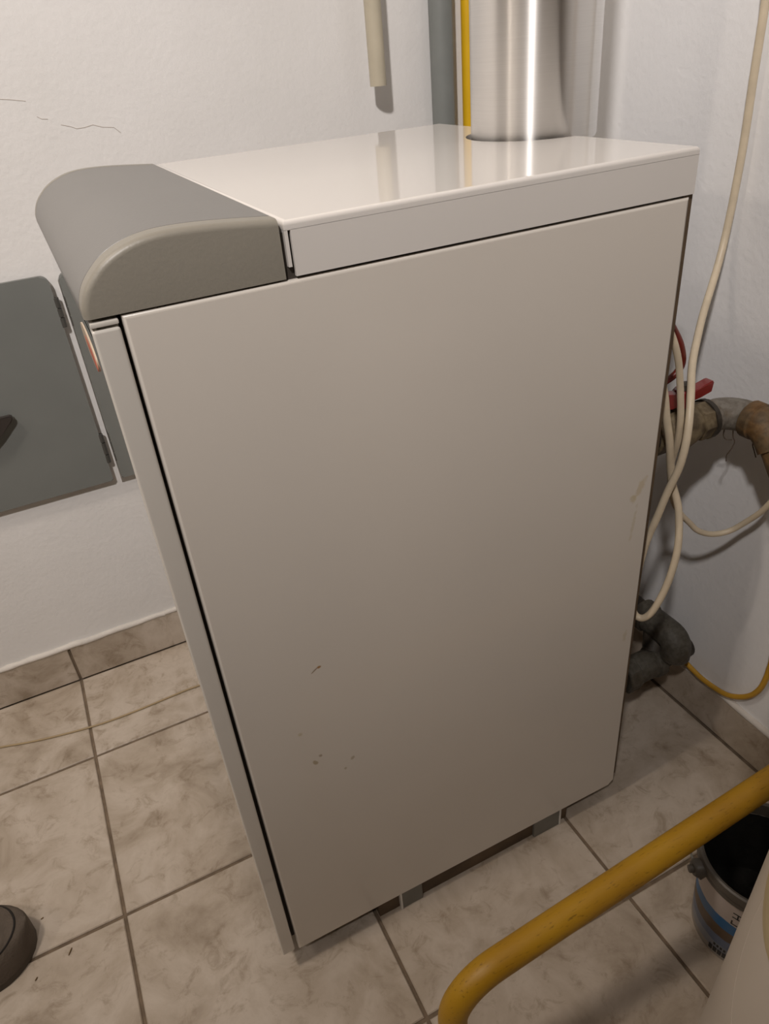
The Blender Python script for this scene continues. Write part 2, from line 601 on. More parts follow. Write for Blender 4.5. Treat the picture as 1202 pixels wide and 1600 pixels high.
def tile_mesh(w, h, th, name='tile'):
    key = (round(w, 4), round(h, 4), round(th, 4))
    if key not in cache:
        bm = bmesh.new()
        c = 0.0013
        a, b = w / 2, h / 2
        low = [bm.verts.new(p) for p in ((-a, -b, -th), (a, -b, -th), (a, b, -th), (-a, b, -th))]
        mid = [bm.verts.new(p) for p in ((-a, -b, -c), (a, -b, -c), (a, b, -c), (-a, b, -c))]
        top = [bm.verts.new(p) for p in ((-a + c, -b + c, 0), (a - c, -b + c, 0), (a - c, b - c, 0), (-a + c, b - c, 0))]
        for p, q in ((low, mid), (mid, top)):
            for i in range(4):
                bm.faces.new((p[i], p[(i + 1) % 4], q[(i + 1) % 4], q[i]))
        bm.faces.new(top)
        me = bpy.data.meshes.new(name)
        bmesh.ops.recalc_face_normals(bm, faces=bm.faces[:])
        bm.to_mesh(me)
        bm.free()
        me.materials.append(TILE)
        cache[key] = me
    return cache[key]


def place_tile(parent, mesh, mat4):
    o = bpy.data.objects.new('tile', mesh)
    COL.objects.link(o)
    o.parent = parent
    o.matrix_local = mat4
    return o


for i in range(len(xs) - 1):
    for j in range(len(ys) - 1):
        w = xs[i + 1] - xs[i] - 2 * G
        last = j == len(ys) - 2
        h = ys[j + 1] - ys[j] - (1.2 if last else 2) * G
        me = tile_mesh(w, h, 0.006)
        mat = Matrix.Translation(((xs[i] + xs[i + 1]) / 2, (ys[j] + ys[j + 1]) / 2 + (0.4 * G if last else 0), random.uniform(-0.0004, 0.0)))
        place_tile(floor, me, mat)

# skirting of cut tiles, with the plaster lip above it
def wavy_strip(along, n, a, b, off, z, parent, axis):
    bm = bmesh.new()
    path = []
    for k in range(n + 1):
        t = a + (b - a) * k / n
        w = random.uniform(-0.0012, 0.0012)
        path.append((t, off, z + w) if axis == 0 else (off, t, z + w))
    add_tube(bm, path, [random.uniform(0.0042, 0.0062) for _ in path], 8)
    return link_mesh('joint_filler', bm, FILLER, parent, 60)


bl = structure(link_mesh('baseboard_left', box_bm((X0, YB + 0.0035, 0.0), (XW, YW, 0.079)), GROUT, smooth=0))
BH = 0.0805
for i in range(len(xs) - 1):
    w = xs[i + 1] - xs[i] - 2 * G
    me = tile_mesh(w, BH - 0.001, 0.004)
    mat = Matrix.Translation(((xs[i] + xs[i + 1]) / 2, YB, BH / 2 + 0.0006)) @ Matrix.Rotation(PI / 2, 4, 'X')
    place_tile(bl, me, mat)
wavy_strip(None, 150, X0 + 0.01, XB, YW - 0.0025, BH + 0.002, bl, 0)
br = structure(link_mesh('baseboard_right', box_bm((XB + 0.0035, Y0, 0.0), (XW, YB, 0.079)), GROUT, smooth=0))
for j in range(len(ys) - 1):
    h = ys[j + 1] - ys[j] - 2 * G
    me = tile_mesh(BH - 0.001, h, 0.004)
    mat = Matrix.Translation((XB, (ys[j] + ys[j + 1]) / 2, BH / 2 + 0.0006)) @ Matrix.Rotation(-PI / 2, 4, 'Y')
    place_tile(br, me, mat)
wavy_strip(None, 150, Y0 + 0.01, YB, XW - 0.0025, BH + 0.001, br, 1)

# ------------------------------------------------------------------ boiler
W = 0.4457
boiler = thing('boiler', 'white floor standing boiler with rounded grey front cover, filling the middle', 'boiler')

# body behind the sheets
bm = bmesh.new()
add_box(bm, (0.0175, 0.012, 0.050), (0.510, W - 0.012, 0.836))
add_box(bm, (0.100, 0.004, 0.836), (0.300, W - 0.004, 0.872))  # dark filler block, added so the gap behind the cover looks shaded
link_mesh('inner_body', bm, INNER, boiler, 0)

# side panels
def rounded_panel(y_out, y_in, mat):
    lo = (0.021, min(y_out, y_in), 0.035)
    hi = (0.5143, max(y_out, y_in), 0.8398)
    r = 0.007
    pts = [(lo[0], lo[2])]
    for k in range(7):
        a = 1.5 * PI + 0.5 * PI * k / 6
        pts.append((hi[0] - r + r * math.cos(a), lo[2] + r + r * math.sin(a)))
    pts += [(hi[0], hi[2]), (lo[0], hi[2])]
    bm = bmesh.new()
    v0, v1, faces = add_prism(bm, pts, 1, lo[1], hi[1])
    ring = v0 if y_out < y_in else v1
    rs = set(ring)
    es = [e for e in bm.edges if e.verts[0] in rs and e.verts[1] in rs]
    bmesh.ops.bevel(bm, geom=es, offset=0.0028, segments=3, profile=0.5, affect='EDGES')
    return link_mesh('side_panel', bm, mat, boiler, 40, wn=True)


rounded_panel(0.0, 0.012, ENAMEL_SIDE)
rounded_panel(W, W - 0.012, ENAMEL)

# back panel and its folded edge, darker strip beside the near side panel
link_mesh('back_panel', box_bm((0.510, 0.0035, 0.050), (0.5205, W - 0.0035, 0.874)), BROWN, boiler, 0)

# front door, glossy sheet with folded edges and a slit under its top flange
bm = bmesh.new()
add_box(bm, (0.0, 0.0, 0.0385), (0.0165, W, 0.8335), 0.0022, 3)
add_box(bm, (0.0, 0.0, 0.8352), (0.0165, W, 0.8388), 0.0010, 2)
add_box(bm, (0.0, 0.004, 0.828), (0.004, W - 0.004, 0.838))
add_box(bm, (0.006, 0.006, 0.828), (0.0160, W - 0.006, 0.838))
for v in bm.verts:
    if v.co.x > 0.008:
        v.co.x += 0.0026 * v.co.z / 0.84 - 0.0004
link_mesh('front_door', bm, ENAMEL_DOOR, boiler, 40, wn=True)

# badge: oval, cream with a red stroke
def oval(cy, cz, ay, az, x0, x1, rot=0.0, n=40):
    bm = bmesh.new()
    pts = []
    for k in range(n):
        a = 2 * PI * k / n
        u, v = ay * math.cos(a), az * math.sin(a)
        pts.append((cy + u * math.cos(rot) - v * math.sin(rot), cz + u * math.sin(rot) + v * math.cos(rot)))
    add_prism(bm, pts, 0, x0, x1)
    return bm


badge = link_mesh('badge', oval(0.094, 0.797, 0.046, 0.015, -0.0006, 0.0004), BADGE_CREAM, boiler, 30)
badge['label'] = 'oval cream badge with a red stroke'
link_mesh('badge_stroke', oval(0.082, 0.795, 0.030, 0.008, -0.0009, -0.0004, 0.12), BADGE_RED, badge, 30)

# rounded grey control cover: curved centre shell and two end caps
prof = [(-0.0020, 0.8412), (-0.0016, 0.8480), (0.0012, 0.8560), (0.0050, 0.8622), (0.0105, 0.8682), (0.0190, 0.8752), (0.0310, 0.8812),
        (0.0450, 0.8852), (0.0620, 0.8868), (0.0850, 0.8862), (0.1100, 0.8842), (0.1368, 0.8815)]


def fine(profile, n=4):
    return [(p.x, p.z) for p in smooth_path([(a, 0, b) for a, b in profile], n)]


PF = fine(prof)


def offset_profile(pf, d):
    out = []
    for i, (x, z) in enumerate(pf):
        a = pf[max(0, i - 1)]
        b = pf[min(len(pf) - 1, i + 1)]
        tx, tz = b[0] - a[0], b[1] - a[1]
        l = math.hypot(tx, tz)
        out.append((x + tz / l * d, z - tx / l * d))
    return out


def cover_shell(y_stations):
    """y_stations: list of (y, inset); every station is the profile pushed inwards by inset, closed below"""
    bm = bmesh.new()
    rings = []
    for y, d in y_stations:
        pf = offset_profile(PF, d)
        pf = [(x, max(z, 0.8412)) for x, z in pf]
        pf[-1] = (0.1368, pf[-1][1])
        loop = [bm.verts.new((x, y, z)) for x, z in pf]
        loop += [bm.verts.new((0.1368, y, 0.8412))]
        rings.append(loop)
    n = len(rings[0])
    for a, b in zip(rings[:-1], rings[1:]):
        for k in range(n):
            k2 = (k + 1) % n
            bm.faces.new((a[k], a[k2], b[k2], b[k]))
    bm.faces.new(rings[0])
    bm.faces.new(list(reversed(rings[-1])))
    return bm


def fillet(y_face, y_seam, r=0.0048):
    s = 1 if y_seam > y_face else -1
    st = []
    for k in range(6):
        a = 0.5 * PI * k / 5
        st.append((y_face + s * r * (1 - math.sin(a)) if False else y_face + s * r * (1 - math.cos(a)), r * (1 - math.sin(a))))
    st.append((y_seam, 0.0))
    return st


SEAM = 0.0170
ctrl = link_mesh('control_cover', cover_shell([(SEAM + 0.0004, 0.0016), (SEAM + 0.0016, 0.0), (W * 0.5, 0.0), (W - SEAM - 0.0016, 0.0), (W - SEAM - 0.0004, 0.0016)]), COVER, boiler, 30)
ctrl['label'] = 'grey rounded control cover over the top front edge'
link_mesh('end_cap', cover_shell(fillet(0.0005, SEAM)), CAP, boiler, 30)
link_mesh('end_cap', cover_shell(fillet(W - 0.0005, W - SEAM)), CAP, boiler, 30)

# lid with a half-round notch for the flue, side skirts and a thin front lip
FX, FY, FR = 0.515, 0.235, 0.0675
LX0, LX1 = 0.1400, 0.5182
NR = 0.0735


def notched(x_left, x_right):
    pts = [(x_left, 0.0), (x_right, 0.0)]
    a0 = math.acos((x_right - FX) / NR)
    for k in range(25):
        a = -a0 - (2 * PI - 2 * a0) * k / 24
        pts.append((FX + NR * math.cos(a), FY + NR * math.sin(a)))
    pts += [(x_right, W), (x_left, W)]
    return pts


bm = bmesh.new()
v0, v1, f = add_prism(bm, notched(LX0, LX1), 2, 0.8735, 0.880)
rs = set(v1)
es = [e for e in bm.edges if e.verts[0] in rs and e.verts[1] in rs]
bmesh.ops.bevel(bm, geom=es, offset=0.0034, segments=4, profile=0.5, affect='EDGES')
add_box(bm, (0.1446, 0.0, 0.8420), (LX1, 0.0040, 0.8737))
add_box(bm, (0.1446, W - 0.0040, 0.8420), (LX1, W, 0.8737))
add_box(bm, (0.1400, 0.0, 0.8490), (0.1425, W, 0.8737))
add_box(bm, (0.1446, 0.0035, 0.8420), (0.1462, W - 0.0035, 0.8737))
link_mesh('top_lid', bm, ENAMEL, boiler, 40, wn=True)

# draught hood behind the back panel with the flue collar
bm = bmesh.new()
add_box(bm, (0.5185, 0.150, 0.640), (0.600, 0.320, 0.838), 0.004)
add_lathe(bm, [(0.0, 0.836), (0.061, 0.836), (0.061, 0.8735), (0.057, 0.8735), (0.057, 0.845), (0.0, 0.845)], 40, (FX, FY, 0))
link_mesh('draught_hood', bm, INNER, boiler, 30)

# base plinth and feet seen through the gap below the side panel
bm = bmesh.new()
add_box(bm, (0.1330, 0.0065, 0.0), (0.4370, W - 0.008, 0.051))
link_mesh('base_plinth', bm, BROWN, boiler, 0)
for x0, x1, edge in ((0.1640, 0.1960, 0.1640), (0.3770, 0.4215, 0.4215)):
    for y0, y1 in ((0.0015, 0.0062), (W - 0.0062, W - 0.0015)):
        foot = link_mesh('foot', box_bm((x0, y0, 0.0), (x1, y1, 0.050), 0.0006, 1), GALV, boiler, 0)
        ya, yb = (y0 - 0.0011, y1) if y0 < 0.2 else (y0, y1 + 0.0011)
        e = link_mesh('foot_flange', box_bm((edge - 0.0012, ya, 0.0), (edge + 0.0012, yb, 0.050)), BRIGHT, foot, 0)

# ------------------------------------------------------------------ flue and wall pipes
bm = bmesh.new()
zb, zt = 0.8738, ZC - 0.002
add_lathe(bm, [(FR - 0.0045, zb), (FR - 0.0012, zb), (FR, zb + 0.0025), (FR, zt), (FR - 0.002, zt), (FR - 0.002, zb + 0.02), (FR - 0.0045, zb + 0.018)], 96, (FX, FY, 0), closed=True)
flue = link_mesh('flue_pipe', bm, STEEL, None, 40)
tag(flue, 'wide brushed steel flue pipe rising from the back of the white lid', 'pipe')

stub = thing('plastic_conduit', 'short ivory plastic conduit ending in mid air on the wall above the lid', 'conduit', (0.5317, 0.654, 0))
bm = bmesh.new()
add_lathe(bm, [(0.0104, 0.9209), (0.0126, 0.9209), (0.0126, ZC - 0.002), (0.0104, ZC - 0.002)], 28, closed=True)
link_mesh('tube', bm, STUB, stub, 40)
bm = bmesh.new()
add_lathe(bm, [(0.0127, 1.30), (0.0160, 1.30), (0.0160, 1.318), (0.0127, 1.318)], 24, closed=True)
add_box(bm, (-0.008, 0.014, 1.300), (0.008, 0.0398, 1.318))
link_mesh('wall_clip', bm, STUB, stub, 40)

o = link_mesh('heating_pipe', tube_bm([(0.656, 0.675, 0.0), (0.656, 0.675, 0.4), (0.656, 0.675, ZC - 0.002)], 0.0187, 32), GREYPIPE, None, 40)
tag(o, 'grey painted vertical pipe on the wall between the conduit and the yellow pipe', 'pipe')
o = link_mesh('gas_riser', tube_bm([(0.706, 0.680, 0.0), (0.706, 0.680, 0.4), (0.706, 0.680, ZC - 0.002)], 0.0096, 24), YELLOW_CLEAN, None, 40)
tag(o, 'thin bright yellow vertical pipe in the corner just left of the steel flue', 'pipe')

# ------------------------------------------------------------------ hatch on the left wall
HX0, HX1, HZ0, HZ1 = -0.46, -0.0068, 0.3915, 0.7345
hatch = thing('wall_hatch', 'dark grey metal hatch door low on the white wall left of the boiler', 'hatch', (0, 0, 0))
link_mesh('hatch_frame', box_bm((HX0 + 0.014, 0.686, HZ0 + 0.012), (HX1 - 0.012, YW, HZ1 - 0.012)), HATCH, hatch, 0)
bm = bmesh.new()
pts = []
r = 0.012
for cx, cz, a0 in ((HX0 + r, HZ0 + r, PI), (HX1 - 0.003, HZ0 + 0.003, 1.5 * PI), (HX1 - r, HZ1 - r, 0), (HX0 + r, HZ1 - r, 0.5 * PI)):
    rr = 0.003 if cx == HX1 - 0.003 else r
    for k in range(6):
        a = a0 + 0.5 * PI * k / 5
        pts.append((cx + rr * math.cos(a), cz + rr * math.sin(a)))
v0, v1, f = add_prism(bm, pts, 1, 0.680, 0.687)
rs = set(v0)
bmesh.ops.bevel(bm, geom=[e for e in bm.edges if e.verts[0] in rs and e.verts[1] in rs], offset=0.0022, segments=3, profile=0.5, affect='EDGES')
link_mesh('door_leaf', bm, HATCH, hatch, 40, wn=True)
for z0, z1 in ((0.657, 0.701), (0.425, 0.477)):
    bm = bmesh.new()
    zm = (z0 + z1) / 2
    for a, b in ((z0, z0 + 0.014), (z0 + 0.016, z1 - 0.016), (z1 - 0.014, z1)):
        add_tube(bm, [(HX1 + 0.0015, 0.683, a), (HX1 + 0.0015, 0.683, b)], 0.0042, 12)
    link_mesh('hinge', bm, HINGE, hatch, 40)
latch = link_mesh('latch_plate', box_bm((-0.190, 0.675, 0.506), (-0.155, 0.6802, 0.553), 0.0015), BLACK, hatch, 30)
bm = bmesh.new()
add_prism(bm, [(-0.185, 0.548), (-0.1190, 0.548), (-0.1168, 0.545), (-0.1205, 0.539), (-0.1445, 0.5186), (-0.160, 0.505), (-0.185, 0.500)], 1, 0.666, 0.6765)
bmesh.ops.bevel(bm, geom=bm.edges[:], offset=0.0015, segments=2, affect='EDGES')
link_mesh('latch_handle', bm, BLACK, latch, 40)

# ------------------------------------------------------------------ valve pipe behind the boiler
VY, VZ = 0.060, 0.563
vp = thing('valve_pipe', 'dirty grey and rusty heating pipe with a red handled ball valve behind the boiler', 'pipe', (0, 0, 0))
link_mesh('boiler_nipple', tube_bm([(0.5206, VY, VZ), (0.572, VY, VZ)], 0.0165, 20), PIPE_DARK, vp, 40)
bm = bmesh.new()
add_tube(bm, [(0.566, VY, VZ), (0.567, VY, VZ), (0.583, VY, VZ), (0.584, VY, VZ)], [0.0225, 0.0235, 0.0235, 0.0225], 6)
add_tube(bm, [(0.583, VY, VZ), (0.590, VY, VZ), (0.600, VY, VZ), (0.612, VY, VZ), (0.622, VY, VZ), (0.631, VY, VZ)], [0.020, 0.0235, 0.026, 0.026, 0.0235, 0.020], 24)
add_tube(bm, [(0.630, VY, VZ), (0.631, VY, VZ), (0.646, VY, VZ), (0.648, VY, VZ)], [0.0222, 0.0238, 0.0238, 0.0222], 8)
add_tube(bm, [(0.606, VY, VZ + 0.022), (0.606, VY, VZ + 0.036)], 0.011, 16)
body = link_mesh('valve_body', bm, PIPE_BRASS, vp, 35)
bm = bmesh.new()
add_tube(bm, [(0.608, VY, 0.594), (0.608, VY, 0.610), (0.608, VY, 0.613)], [0.0135, 0.0125, 0.0105], 20)
for pts in ([(0.604, 0.5955), (0.604, 0.6105), (0.588, 0.6130), (0.570, 0.6160), (0.567, 0.6130), (0.569, 0.5975), (0.588, 0.5950)],
            [(0.612, 0.5965), (0.612, 0.6085), (0.628, 0.6105), (0.645, 0.6150), (0.6488, 0.6140), (0.6470, 0.6010), (0.628, 0.5970)]):
    b2 = bmesh.new()
    add_prism(b2, pts, 1, VY - 0.0065, VY + 0.0065)
    bmesh.ops.bevel(b2, geom=b2.edges[:], offset=0.0012, segments=2, affect='EDGES')
    tmp = bpy.data.meshes.new('tmp')
    b2.to_mesh(tmp)
    b2.free()
    bm.from_mesh(tmp)
    bpy.data.meshes.remove(tmp)
lever = link_mesh('valve_lever', bm, RED, vp, 35)
lever['label'] = 'red butterfly lever'
link_mesh('stem_nut', tube_bm([(0.608, VY, 0.612), (0.608, VY, 0.6195)], [0.0085, 0.0078], 6), PIPE_DARK, lever, 30)
EX = 0.690
bend = [(0.646, VY, VZ), (0.662, VY, VZ)]
for k in range(1, 9):
    a = 0.5 * PI * k / 8
    bend.append((0.662 + 0.028 * math.sin(a), VY - 0.028 * (1 - math.cos(a)), VZ + 0.001))
bend += [(EX, 0.026, VZ + 0.001)]
bm = bmesh.new()
add_tube(bm, bend, [0.0195] * len(bend), 24)
add_tube(bm, [(0.650, VY, VZ), (0.651, VY, VZ), (0.658, VY, VZ), (0.660, VY, VZ)], [0.0205, 0.0222, 0.0222, 0.0205], 20)
link_mesh('thread_seal', tube_bm([(0.6455, VY, VZ), (0.646, VY, VZ), (0.652, VY, VZ), (0.6525, VY, VZ)], [0.021, 0.0246, 0.0246, 0.021], 24), PIPE_DARK, vp, 40)
link_mesh('grey_elbow', bm, PIPE_GREY, vp, 40)
bm = bmesh.new()
path = [(EX, 0.030, VZ + 0.001), (EX, 0.022, VZ + 0.001)]
for k in range(1, 9):
    a = math.radians(52) * k / 8
    path.append((EX, 0.022 - 0.034 * math.sin(a), VZ + 0.001 - 0.034 * (1 - math.cos(a))))
p = Vector(path[-1])
d = Vector((0, -math.cos(math.radians(52)), -math.sin(math.radians(52))))
path += [p + d * 0.012]
add_tube(bm, path, 0.0205, 24)
add_tube(bm, [(EX, 0.031, VZ + 0.001), (EX, 0.029, VZ + 0.001), (EX, 0.018, VZ + 0.001), (EX, 0.016, VZ + 0.001)], [0.0205, 0.0228, 0.0228, 0.0205], 20)
link_mesh('rusty_elbow', bm, PIPE_RUST, vp, 40)
q = p + d * 0.010
tail = smooth_path([q, q + d * 0.05, q + d * 0.09 + Vector((0, -0.02, 0)), (EX, -0.20, 0.44), (EX, -0.45, 0.425), (EX, -1.0, 0.42), (EX, -1.30, 0.42), (EX, -1.36, 0.38), (EX, -1.37, 0.30), (EX, -1.37, 0.0)], 8)
link_mesh('wall_run', tube_bm(tail, 0.0172, 20), PIPE_RUST, vp, 40)
for pts in ([(0.683, 0.044, 0.546), (0.684, 0.043, 0.536), (0.686, 0.041, 0.528), (0.684, 0.043, 0.517), (0.683, 0.046, 0.509), (0.684, 0.046, 0.500)],
            [(0.684, 0.043, 0.531), (0.681, 0.050, 0.530), (0.679, 0.053, 0.535), (0.679, 0.053, 0.544)],
            [(0.689, 0.016, 0.546), (0.689, 0.018, 0.535), (0.689, 0.014, 0.527), (0.689, 0.010, 0.520)]):
    link_mesh('dust_strand', tube_bm(smooth_path(pts, 5), 0.0007, 5), STRAND, vp, 60)

# ------------------------------------------------------------------ lower return fittings
rp = thing('return_pipe', 'dark iron pipe fittings with a union and thick elbow low behind the boiler', 'pipe', (0, 0, 0))
RYc, RZc = 0.097, 0.120
link_mesh('boiler_nipple', tube_bm([(0.5206, RYc, RZc), (0.606, RYc, RZc)], 0.0185, 20), PIPE_DARK, rp, 40)
bm = bmesh.new()
add_tube(bm, [(0.604, RYc, RZc), (0.606, RYc, RZc), (0.626, RYc, RZc), (0.628, RYc, RZc)], [0.026, 0.0285, 0.0285, 0.026], 8)
link_mesh('union_nut', bm, PIPE_LOW, rp, 30)
bm = bmesh.new()
add_tube(bm, [(0.626, RYc, RZc), (0.630, RYc, RZc), (0.664, RYc, RZc), (0.670, RYc, RZc)], [0.0215, 0.0232, 0.0232, 0.0215], 24)
add_tube(bm, [(0.664, RYc, RZc), (0.666, RYc, RZc), (0.679, RYc, RZc), (0.681, RYc, RZc)], [0.0235, 0.0258, 0.0258, 0.0235], 24)
link_mesh('union_body', bm, PIPE_LOW, rp, 35)
link_mesh('wall_stub', tube_bm([(0.680, RYc, RZc), (0.7395, RYc, RZc)], 0.0175, 20), PIPE_DARK, rp, 40)
bm = bmesh.new()
path = [(0.690, 0.145, 0.172), (0.690, 0.110, 0.172), (0.690, 0.092, 0.172)]
for k in range(1, 9):
    a = 0.5 * PI * k / 8
    path.append((0.690, 0.092 - 0.016 * math.sin(a), 0.172 - 0.016 * (1 - math.cos(a))))
path.append((0.690, 0.076, 0.140))
add_tube(bm, path, 0.0225, 24)
add_tube(bm, [(0.690, 0.152, 0.172), (0.690, 0.150, 0.172), (0.690, 0.136, 0.172), (0.690, 0.134, 0.172)], [0.0225, 0.0255, 0.0255, 0.0225], 20)
link_mesh('thick_elbow', bm, PIPE_LOW, rp, 40)
link_mesh('upper_run', tube_bm([(0.690, 0.150, 0.172), (0.690, 0.200, 0.176), (0.690, 0.30, 0.180), (0.690, 0.55, 0.185)], 0.0175, 20), PIPE_DARK, rp, 40)
link_mesh('bracing_tee', tube_bm([(0.672, RYc + 0.005, RZc + 0.015), (0.690, 0.120, 0.160)], [0.016, 0.018], 16), PIPE_DARK, rp, 40)

# ------------------------------------------------------------------ cables
main = [(0.727, 0.139, ZC - 0.003), (0.727, 0.139, 1.90), (0.727, 0.139, 1.60), (0.727, 0.139, 1.25), (0.727, 0.1389, 1.0116), (0.727, 0.1367, 0.980), (0.727, 0.1363, 0.9126), (0.727, 0.1349, 0.8385), (0.717, 0.1318, 0.7375),
        (0.670, 0.1031, 0.6835), (0.645, 0.0844, 0.6640), (0.610, 0.0557, 0.6450), (0.590, 0.0344, 0.6275), (0.576, 0.0181, 0.6033), (0.568, 0.0102, 0.5766),
        (0.563, 0.0099, 0.5459), (0.558, 0.0160, 0.5158), (0.550, 0.0201, 0.4762), (0.545, 0.0249, 0.4465), (0.538, 0.0249, 0.4107),
        (0.532, 0.0227, 0.3713), (0.531, 0.0204, 0.3472), (0.533, 0.0154, 0.3372), (0.538, 0.0081, 0.3361), (0.545, 0.0009, 0.3498), (0.556, -0.0036, 0.3842),
        (0.565, -0.0034, 0.4226), (0.570, 0.0006, 0.4513), (0.575, 0.0112, 0.4820), (0.575, 0.0182, 0.4988), (0.570, 0.0255, 0.5240), (0.556, 0.0218, 0.5750),
        (0.547, 0.0241, 0.6096), (0.540, 0.0260, 0.6421), (0.535, 0.045, 0.680), (0.521, 0.060, 0.700)]
o = link_mesh('hanging_cable', tube_bm(relax(smooth_path(main, 6), 4), 0.0044, 12), CABLE, None, 60)
tag(o, 'long cream cable hanging from above down the right wall into a loop beside the boiler', 'cable')
sec = [(0.521, 0.070, 0.735), (0.535, 0.045, 0.725), (0.540, 0.0350, 0.7117), (0.545, 0.0280, 0.6976), (0.555, 0.0259, 0.6730), (0.562, 0.0250, 0.6435), (0.566, 0.0213, 0.6054),
       (0.572, 0.0255, 0.5692), (0.580, 0.0372, 0.5378), (0.588, 0.0424, 0.5085), (0.600, 0.0460, 0.4758), (0.620, 0.0490, 0.4443), (0.640, 0.0466, 0.4217), (0.650, 0.0422, 0.4095),
       (0.670, 0.0359, 0.3995), (0.690, 0.0258, 0.4029), (0.700, 0.0131, 0.4204), (0.700, -0.0054, 0.4462), (0.700, -0.0211, 0.4777), (0.705, -0.055, 0.5372),
       (0.725, -0.12, 0.70), (0.733, -0.16, 0.95), (0.733, -0.17, 1.30), (0.733, -0.17, 1.80), (0.733, -0.17, ZC - 0.003)]
o = link_mesh('drooping_cable', tube_bm(relax(smooth_path(sec, 6), 4), 0.0038, 12), CABLE, None, 60)
tag(o, 'thinner cream cable drooping from behind the boiler in a curve to the right edge', 'cable')
red = [(0.521, 0.090, 0.715), (0.560, 0.076, 0.706), (0.580, 0.0690, 0.6940), (0.590, 0.0690, 0.6832), (0.600, 0.0664, 0.6647), (0.608, 0.0680, 0.6434), (0.604, 0.0700, 0.6310), (0.592, 0.0720, 0.6230), (0.570, 0.074, 0.618), (0.521, 0.080, 0.612)]
o = link_mesh('sensor_lead', tube_bm(smooth_path(red, 6), 0.0040, 10), DARKRED, None, 60)
tag(o, 'dark red lead arching out behind the boiler above the red lever', 'cable')
yh = [(0.7275, 0.300, 0.110), (0.7275, 0.160, 0.108), (0.7275, 0.1331, 0.1063), (0.7275, 0.1020, 0.1038), (0.7275, 0.0729, 0.0978), (0.7275, 0.0449, 0.0944), (0.7275, 0.0072, 0.0996), (0.728, -0.0143, 0.1112),
      (0.729, -0.0333, 0.1302), (0.730, -0.0447, 0.1537), (0.732, -0.0483, 0.1776), (0.734, -0.0484, 0.2024), (0.735, -0.052, 0.251), (0.735, -0.10, 0.45), (0.735, -0.14, 0.80), (0.735, -0.145, 1.50), (0.735, -0.145, ZC - 0.003)]
o = link_mesh('ochre_cable', tube_bm(smooth_path(yh, 6), 0.0040, 10), YELLOW_HOSE, None, 60)
tag(o, 'ochre yellow cable sagging along the skirting tiles below the drooping cable', 'cable')
wire = [(-0.75, 0.60, 0.0019), (-0.55, 0.625, 0.0019), (-0.385, 0.6034, 0.0019), (-0.3233, 0.5882, 0.0019), (-0.2609, 0.5697, 0.0019), (-0.1769, 0.5536, 0.0019), (-0.1092, 0.5496, 0.0019), (-0.0094, 0.5529, 0.0019), (0.05, 0.556, 0.0019), (0.30, 0.58, 0.0019)]
o = link_mesh('floor_wire', tube_bm(smooth_path(wire, 8), 0.0018, 8), WIRE, None, 60)
tag(o, 'thin tan wire lying across the floor tiles under the left wall', 'wire')

# ------------------------------------------------------------------ bent yellow gas pipe in front
gx, gy = 0.1255, -0.203
p0 = Vector((gx, gy, 0.0))
corner = Vector((gx + 0.002, gy, 0.2115))
far = Vector((0.7395, -0.190, 0.2485))
d1 = Vector((0.002, 0, 0.2115)).normalized()
d2 = (far - corner).normalized()
R = 0.052
path = [p0, p0 + (corner - p0) * 0.5, corner - d1 * R]
for k in range(1, 12):
    t = k / 12
    a = corner - d1 * R
    b = corner + d2 * R
    w = 0.78
    den = (1 - t) ** 2 + 2 * w * t * (1 - t) + t ** 2
    path.append((a * (1 - t) ** 2 + corner * (2 * w * t * (1 - t)) + b * t ** 2) / den)
path.append(corner + d2 * R)
for k in range(1, 8):
    path.append(corner + d2 * (R + ((far - corner).length - R) * k / 7))
o = link_mesh('bent_gas_pipe', tube_bm(path, 0.0147, 32), YELLOW, None, 40)
tag(o, 'thick worn yellow gas pipe bending down in the foreground in front of the boiler', 'pipe')

# ------------------------------------------------------------------ paint bucket
bx, by = 0.5325, -0.223
bk = thing('paint_bucket', 'small open paint bucket with dark rim and blue banded print beneath the yellow pipe', 'bucket', (bx, by, 0))
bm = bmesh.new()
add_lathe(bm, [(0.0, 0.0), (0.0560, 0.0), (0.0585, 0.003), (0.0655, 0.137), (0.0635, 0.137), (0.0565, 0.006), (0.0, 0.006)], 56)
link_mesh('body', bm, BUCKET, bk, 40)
bm = bmesh.new()
add_lathe(bm, [(0.0657, 0.1335), (0.0700, 0.1335), (0.0708, 0.1365), (0.0700, 0.1405), (0.0718, 0.1430), (0.0724, 0.1490), (0.0712, 0.1540), (0.0690, 0.1552), (0.0660, 0.1540), (0.0648, 0.1470), (0.0640, 0.1345)], 56, closed=True)
link_mesh('rim', bm, BUCKET_RIM, bk, 40)
bm = bmesh.new()
add_lathe(bm, [(0.0, 0.030), (0.030, 0.036), (0.0560, 0.034), (0.0577, 0.036), (0.0634, 0.1375), (0.0637, 0.1375), (0.0585, 0.028), (0.0, 0.026)], 40)
link_mesh('residue', bm, BUCKET_IN, bk, 40)
ang = math.atan2(0.035, -0.085)
dirv = Vector((math.cos(ang), math.sin(ang), 0))
tv = Vector((-dirv.y, dirv.x, 0))
bm = bmesh.new()
c = dirv * 0.071 + Vector((0, 0, 0.139))
add_tube(bm, [c - dirv * 0.003, c + dirv * 0.008, c + dirv * 0.011], [0.0105, 0.0105, 0.008], 14)
add_tube(bm, [c + dirv * 0.010 - tv * 0.0, c + dirv * 0.0155], [0.005, 0.0045], 10)
add_box(bm, tuple(c + Vector((-0.006, -0.006, -0.014))), tuple(c + Vector((0.006, 0.006, -0.002))), 0.001, 1)
lug = link_mesh('handle_lug', bm, BUCKET_RIM, bk, 40)
